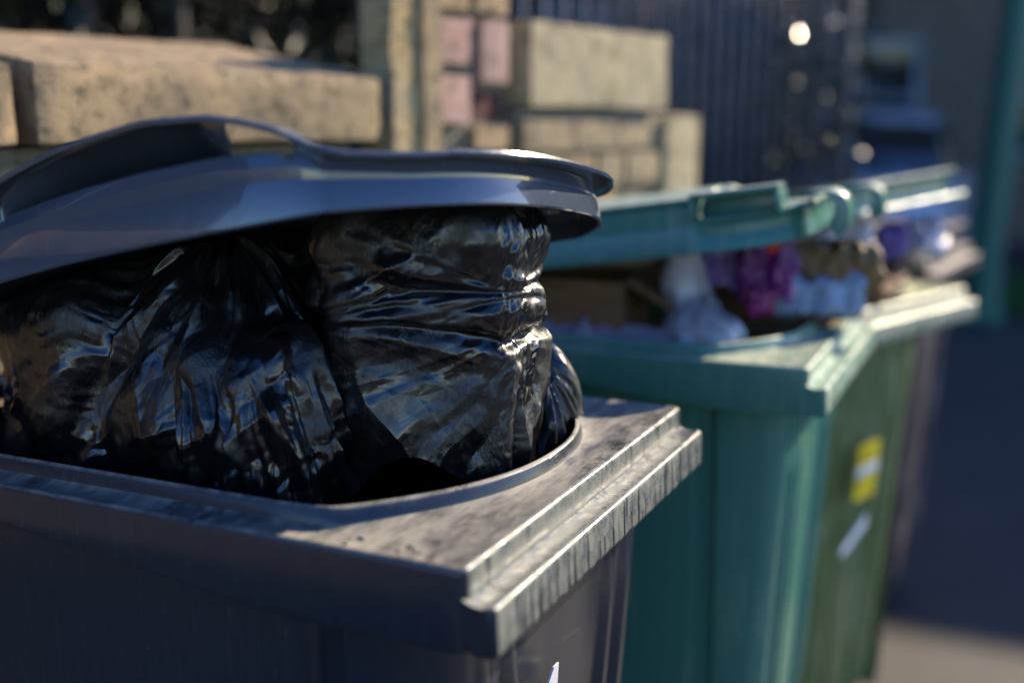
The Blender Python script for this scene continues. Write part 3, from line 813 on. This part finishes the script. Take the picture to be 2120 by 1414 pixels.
# ------------------------------------------------------------------ parked car in the shade
M_car = NB('pale_blue_car_paint'); M_car = M_car.set((.50, .56, .66), .35, Coat_Weight=.8)
M_glass = NB('car_glass'); M_glass = M_glass.set((.01, .012, .015), .05)
M_trim = flat('car_trim', (.02, .02, .022), .6)
M_lamp = flat('car_lamp', (.6, .62, .65), .1)
car = empty('parked_car', (-1.15, 8.3, 0), R(0), label='pale blue grey car parked nose on in the shade beyond the bins', cat='car')
sec = [(0.0, .30, .55, .62), (.10, .22, .76, .74), (.35, .20, .86, .80), (.95, .18, .95, .85), (1.15, .18, .99, .86), (3.6, .18, 1.02, .86), (4.0, .22, .98, .82), (4.15, .35, .70, .70)]
L = []
for y, zb_, zt_, hw in sec:
    L.append([(-hw, y, zb_ + .1), (-hw * 1.0, y, (zb_ + zt_) / 2), (-hw * .97, y, zt_ - .12), (-hw * .85, y, zt_ - .03), (-hw * .5, y, zt_ + .01), (0, y, zt_ + .02), (hw * .5, y, zt_ + .01), (hw * .85, y, zt_ - .03), (hw * .97, y, zt_ - .12), (hw, y, (zb_ + zt_) / 2), (hw, y, zb_ + .1), (hw * .8, y, zb_), (-hw * .8, y, zb_)])
loft('body', L, M_car, car, cap0=True, cap1=True, sharp=.9)
L = []
for y, z, hw in ((1.05, .985, .76), (1.75, 1.40, .62), (2.1, 1.46, .60), (3.0, 1.45, .60), (3.7, 1.08, .70)):
    L.append([(-hw, y, z - .02), (-hw * .7, y, z), (0, y, z + .015), (hw * .7, y, z), (hw, y, z - .02), (.80, y, .95), (-.80, y, .95)])
loft('cabin_glass', L, M_glass, car, cap0=True, cap1=True, sharp=.9)
L = []
for y, z, hw in ((1.72, 1.405, .61), (2.1, 1.475, .60), (3.0, 1.465, .60), (3.2, 1.40, .60)):
    L.append([(-hw, y, z - .02), (-hw * .7, y, z), (0, y, z + .015), (hw * .7, y, z), (hw, y, z - .02), (hw, y, z + .01), (0, y, z + .04), (-hw, y, z + .01)])
loft('roof', L, M_car, car, cap0=True, cap1=True)
for s in (-1, 1):
    bm = bmesh.new(); add_box(bm, s * .60 - .14, s * .60 + .14, -.02, .2, .56, .68, .03); bmobj('headlight', bm, M_lamp, car, sharp=.8)
    for y in (.75, 3.3):
        bm = bmesh.new(); tube(bm, [(s * .66, y, .31), (s * .86, y, .31)], .31, 28); wh = bmobj('wheel', bm, M_rubber, car, sharp=.6)
        bm = bmesh.new(); tube(bm, [(s * .86, y, .31), (s * .875, y, .31)], .19, 20); bmobj('rim', bm, M_steel, wh, sharp=.6)
bm = bmesh.new(); add_box(bm, -.45, .45, -.03, .1, .36, .50, .02); bmobj('grille', bm, M_trim, car, sharp=.8)

# ------------------------------------------------------------------ green post, grass, house
M_gpost = plastic('green_post_paint', (.01, .13, .10), (.1, .14, .1), .3, .4)
pc = empty('green_post', (.02, 8.0, 0), label='tall green painted post leaning at the right edge beside the road', cat='post')
bm = bmesh.new(); tube(bm, [(0, 0, 0), (.0, 0, .5), (.06, 0, 1.6), (.16, 0, 3.4)], [.13, .115, .105, .10], 20)
bmobj('shaft', bm, M_gpost, pc, sharp=.6)
bm = bmesh.new(); add_box(bm, -.16, .16, -.16, .16, 0, .05, .01); bmobj('base', bm, M_gpost, pc, sharp=.6)
o = leaves('grass', 2500, (.15, 1.2, 8.2, 10.5, .0, .10), .05, leafmat('grass_blade', (.02, .08, .01), (.04, .13, .02), .6), 9); tag(o, 'strip of green grass behind the green post', 'grass', kind='stuff')

M_house = stone('shaded_house_stone', (.16, .13, .10), (.20, .17, .13), (.08, .07, .05), 2, bump=.02)
hs = empty('stone_house', (4, 14, 0), label='dark brown stone house closing the view beyond the parked car', cat='house')
bm = bmesh.new(); add_box(bm, -11.8, 6, 0, 8, 0, 6.88); bmobj('wall', bm, M_house, hs, smooth=False)
M_wg = NB('window_glass'); M_wg = M_wg.set((.02, .025, .03), .06)
M_frame = flat('window_frame_paint', (.22, .27, .34), .5)
for x, z in ((-5.6, 1.7), (-3.6, 1.7), (-1.5, 1.7), (-5.6, 4.3), (-3.6, 4.3), (-1.5, 4.3)):
    bm = bmesh.new()
    for a in ((-.5, -.43, -.7, .7), (.43, .5, -.7, .7), (-.428, .428, -.7, -.63), (-.428, .428, .63, .7), (-.428, .428, -.03, .03)):
        add_box(bm, x + a[0], x + a[1], -.06, .02, z + a[2], z + a[3])
    f = bmobj('window', bm, M_frame, hs, smooth=False)
    bm = bmesh.new(); add_box(bm, x - .43, x + .43, -.03, .01, z - .63, z + .63); bmobj('pane', bm, M_wg, f, smooth=False)
bm = bmesh.new(); add_box(bm, -.1, .9, -.05, .02, 0, 2.1, .01); d = bmobj('door', bm, flat('door_paint', (.03, .05, .12), .4), hs, sharp=.5)
bm = bmesh.new()
vs = [(-12, -.3, 6.9), (6.2, -.3, 6.9), (6.2, 8.3, 6.9), (-12, 8.3, 6.9), (-12, 4, 7.4), (6.2, 4, 7.4)]
V = [bm.verts.new(v) for v in vs]
for f in ((0, 1, 5, 4), (2, 3, 4, 5), (0, 4, 3), (1, 2, 5), (0, 3, 2, 1)): bm.faces.new([V[i] for i in f])
bmobj('roof', bm, flat('slate_roof', (.06, .06, .07), .7), hs, smooth=False)

M_rend = stone('dark_rendered_wall', (.030, .031, .036), (.046, .046, .048), (.02, .02, .02), 2, bump=.015)
gh = empty('terraced_house', tuple(W0 - wn * 4.6 + wd * -6), -R(12.5), label='dark terraced house behind the hedge and the black railing', cat='house')
bm = bmesh.new(); add_box(bm, -7, 0, -3, 17.5, 0, 6.5); bmobj('wall', bm, M_rend, gh, smooth=False)
for y in (2, 5, 8, 14):
    for z in (1.6, 4.4):
        bm = bmesh.new()
        for a in ((-.5, -.43, -.8, .8), (.43, .5, -.8, .8), (-.428, .428, -.8, -.73), (-.428, .428, .73, .8), (-.428, .428, -.03, .03)):
            add_box(bm, -.02, .05, y + a[0], y + a[1], z + a[2], z + a[3])
        f = bmobj('window', bm, M_frame, gh, smooth=False)
        bm = bmesh.new(); add_box(bm, -.01, .02, y - .43, y + .43, z - .73, z + .73); bmobj('pane', bm, M_wg, f, smooth=False)
bm = bmesh.new(); V = [bm.verts.new(v) for v in ((-7.2, -3.2, 6.52), (.25, -3.2, 6.52), (.25, 17.7, 6.52), (-7.2, 17.7, 6.52), (-3.5, -3.2, 8.6), (-3.5, 17.7, 8.6))]
for f in ((0, 4, 1), (1, 4, 5, 2), (3, 2, 5), (0, 3, 5, 4), (0, 1, 2, 3)): bm.faces.new([V[i] for i in f])
bmobj('roof', bm, bpy.data.materials['slate_roof'], gh, smooth=False)

# ------------------------------------------------------------------ rubbish in the green bins
def recentre(o):
    n = len(o.data.vertices); a = np.empty(n * 3); o.data.vertices.foreach_get('co', a); a = a.reshape(-1, 3)
    c = np.array([a[:, 0].mean(), a[:, 1].mean(), a[:, 2].min()]); o.data.vertices.foreach_set('co', (a - c).ravel()); o.location = c; o.data.update(); return o
for o in (bagA, bagB, bagC): recentre(o)
def in_bin(b_, x, y, z): c, s_ = math.cos(b_.rotation_euler.z), math.sin(b_.rotation_euler.z); return (b_.location.x + x * c - y * s_, b_.location.y + x * s_ + y * c, z)
def film_thing(name, c, r, mat, seed, amp, label, cat, rot=20, box=None, n=(110, 70), group=None, facing=-65, size=.05, stretch=1.5, ang=.9):
    f = Folds(seed)
    sd_ = (lambda P: rbox(P, c, r, rot, min(r) * .45)) if (box or name == 'snack_packet' or seed in (67, 68, 72)) else (lambda P: rsph(P, c, r))
    if seed == 61:      # gathered at the top, spreading over the rim
        sd_ = lambda P: smin(rsph(P, (c[0] - .045, c[1], c[2] + .06), (.030, .03, .075)), rsph(P, (c[0] + .005, c[1] - .03, c[2] - .035), (.075, .055, .040)), .05)
    fo = lambda X, A, B: f.crumple(A, B, size, stretch, ang) * amp + f.crumple(A + 3, B, size * .45, stretch, ang + .5) * amp * .6
    o = bag_mesh(name, sd_, c, fo, n[0], n[1], R(facing), mat, None, label=label, cat=cat, group=group)
    return recentre(o)
M_clear = film('clear_film', (.50, .50, .60), .15, .25)
M_lilac = film('lilac_grey_film', (.34, .31, .40), .28)
M_purple = film('purple_packet_film', (.13, .012, .14), .25)
M_magenta = film('magenta_packet_film', (.22, .02, .12), .3)
M_redp = film('red_plastic', (.65, .05, .03), .3)
M_yell = film('ochre_paper', (.20, .115, .04), .6)
M_bluef = film('pale_blue_film', (.27, .36, .50), .2)
M_pinkf = film('pinkish_white_film', (.72, .62, .60), .22)
M_violet = film('violet_film', (.15, .08, .28), .25)
def cardmat(name, c):
    b = NB(name); n = b.noise(1.0, 5, .6, b.mapping((8, 8, 90))); return b.set(b.mix(b.ramp(n, .4, .6), c, tuple(x * .7 for x in c)), .85, b.bump(n, .4, .002))
M_card = cardmat('brown_cardboard', (.24, .13, .06))
def carton(label, b_, x, y, z, h, rz, tilt=0, open_=True):
    t = empty('cardboard_box', in_bin(b_, x, y, z), b_.rotation_euler.z + R(rz), label=label, cat='cardboard box'); t.rotation_euler.x = R(tilt)
    w_, d_, e = h; k = .003
    bm = bmesh.new()
    add_box(bm, -w_, w_, -d_, -d_ + k, .0035, e); add_box(bm, -w_, w_, d_ - k, d_, .0035, e)
    add_box(bm, -w_, -w_ + k, -d_ + k + .0005, d_ - k - .0005, .0035, e); add_box(bm, w_ - k, w_, -d_ + k + .0005, d_ - k - .0005, .0035, e); add_box(bm, -w_, w_, -d_, d_, 0, .003)
    bmobj('carton', bm, M_card, t, smooth=False)
    for sgn, ax_, a in ((1, 'x', .5), (-1, 'x', -.6), (1, 'y', -.4)):
        bm = bmesh.new()
        if ax_ == 'x': add_box(bm, 0, w_ * .9 * sgn, -d_ * .96, d_ * .96, 0, .003, 0, Matrix.Translation((sgn * w_, 0, e + .001)) @ Matrix.Rotation(a, 4, 'Y'))
        else: add_box(bm, -w_ * .96, w_ * .96, 0, d_ * .8, 0, .003, 0, Matrix.Translation((0, d_, e + .001)) @ Matrix.Rotation(a, 4, 'X'))
        bmobj('flap', bm, M_card, t, smooth=False)
    return t
carton('brown cardboard box in shadow under the lid of the teal green bin', bin2, -.42, .20, .93, (.10, .09, .22), 4)
carton('folded tan cardboard leaning over the middle of the teal green bin', bin2, -.15, .42, 1.02, (.13, .05, .165), -8, -14)
film_thing('plastic_bag', in_bin(bin2, -.190, .19, 1.10), (.055, .045, .11), M_clear, 61, .012, 'clear plastic bag drooping in the mouth of the teal green bin', 'plastic bag', ang=1.4, stretch=2.2)
film_thing('plastic_bag', in_bin(bin2, -.38, .13, 1.03), (.19, .06, .055), M_lilac, 62, .010, 'lilac grey film lying along the near rim of the teal green bin', 'plastic bag', n=(160, 70))
film_thing('snack_packet', in_bin(bin2, -.115, .24, 1.165), (.042, .020, .052), M_purple, 63, 0.0100, 'crumpled purple snack packet standing in the teal green bin', 'packet', size=.03)
film_thing('snack_packet', in_bin(bin2, -.112, .215, 1.115), (.020, .014, .022), M_magenta, 64, 0.0063, 'small magenta packet hanging below the purple packet', 'packet', n=(60, 40), size=.02)
film_thing('snack_packet', in_bin(bin2, -.185, .24, 1.17), (.035, .022, .045), M_violet, 66, 0.0088, 'dark violet packet beside the clear bag under the green lid', 'packet', size=.03)
bm = bmesh.new(); p = in_bin(bin2, -.105, .25, 1.205); tube(bm, [(0, 0, 0), (0, 0, .003), (0, 0, .018), (0, 0, .021)], [.019, .021, .020, .017], 24)
for v in bm.verts: v.co = Matrix.Rotation(1.0, 4, 'X') @ v.co
o = bmobj('bottle_cap', bm, M_redp, sharp=.6, label='red plastic cap resting on top of the purple packet', cat='cap'); o.location = p
film_thing('crumpled_paper', in_bin(bin2, -.035, .40, 1.165), (.07, .06, .035), M_yell, 67, 0.0125, 'ochre yellow crumpled paper below the front grip of the green lid', 'paper')
film_thing('plastic_bag', in_bin(bin2, -.06, .36, 1.115), (.075, .05, .030), M_bluef, 68, 0.0125, 'blue grey film under the ochre paper in the teal green bin', 'plastic bag')
film_thing('plastic_bag', in_bin(bin3, -.11, .12, 1.12), (.09, .11, .085), M_pinkf, 71, 0.0225, 'big pinkish white bag bulging from the olive bin under its lid', 'plastic bag', n=(140, 80))
film_thing('plastic_bag', in_bin(bin3, -.055, .125, 1.095), (.045, .045, .035), M_bluef, 72, 0.0100, 'pale blue film patch in front of the pinkish white bag', 'plastic bag')
film_thing('snack_packet', in_bin(bin3, -.06, .30, 1.150), (.03, .035, .035), M_violet, 73, 0.0075, 'violet packet between the two pale bags of the olive bin', 'packet', size=.025)
film_thing('plastic_bag', in_bin(bin3, -.05, .44, 1.145), (.05, .07, .045), M_clear, 74, 0.0150, 'clear bag with bright glints at the far front of the olive bin', 'plastic bag', size=.03)
film_thing('plastic_bag', in_bin(bin3, -.22, .34, 1.09), (.13, .16, .09), M_lilac, 75, .018, 'lilac grey bag filling the back of the olive bin', 'plastic bag')
carton('small brown carton tilted on the front rim of the olive bin', bin3, -.06, .26, 1.03, (.03, .075, .055), 10, 16)
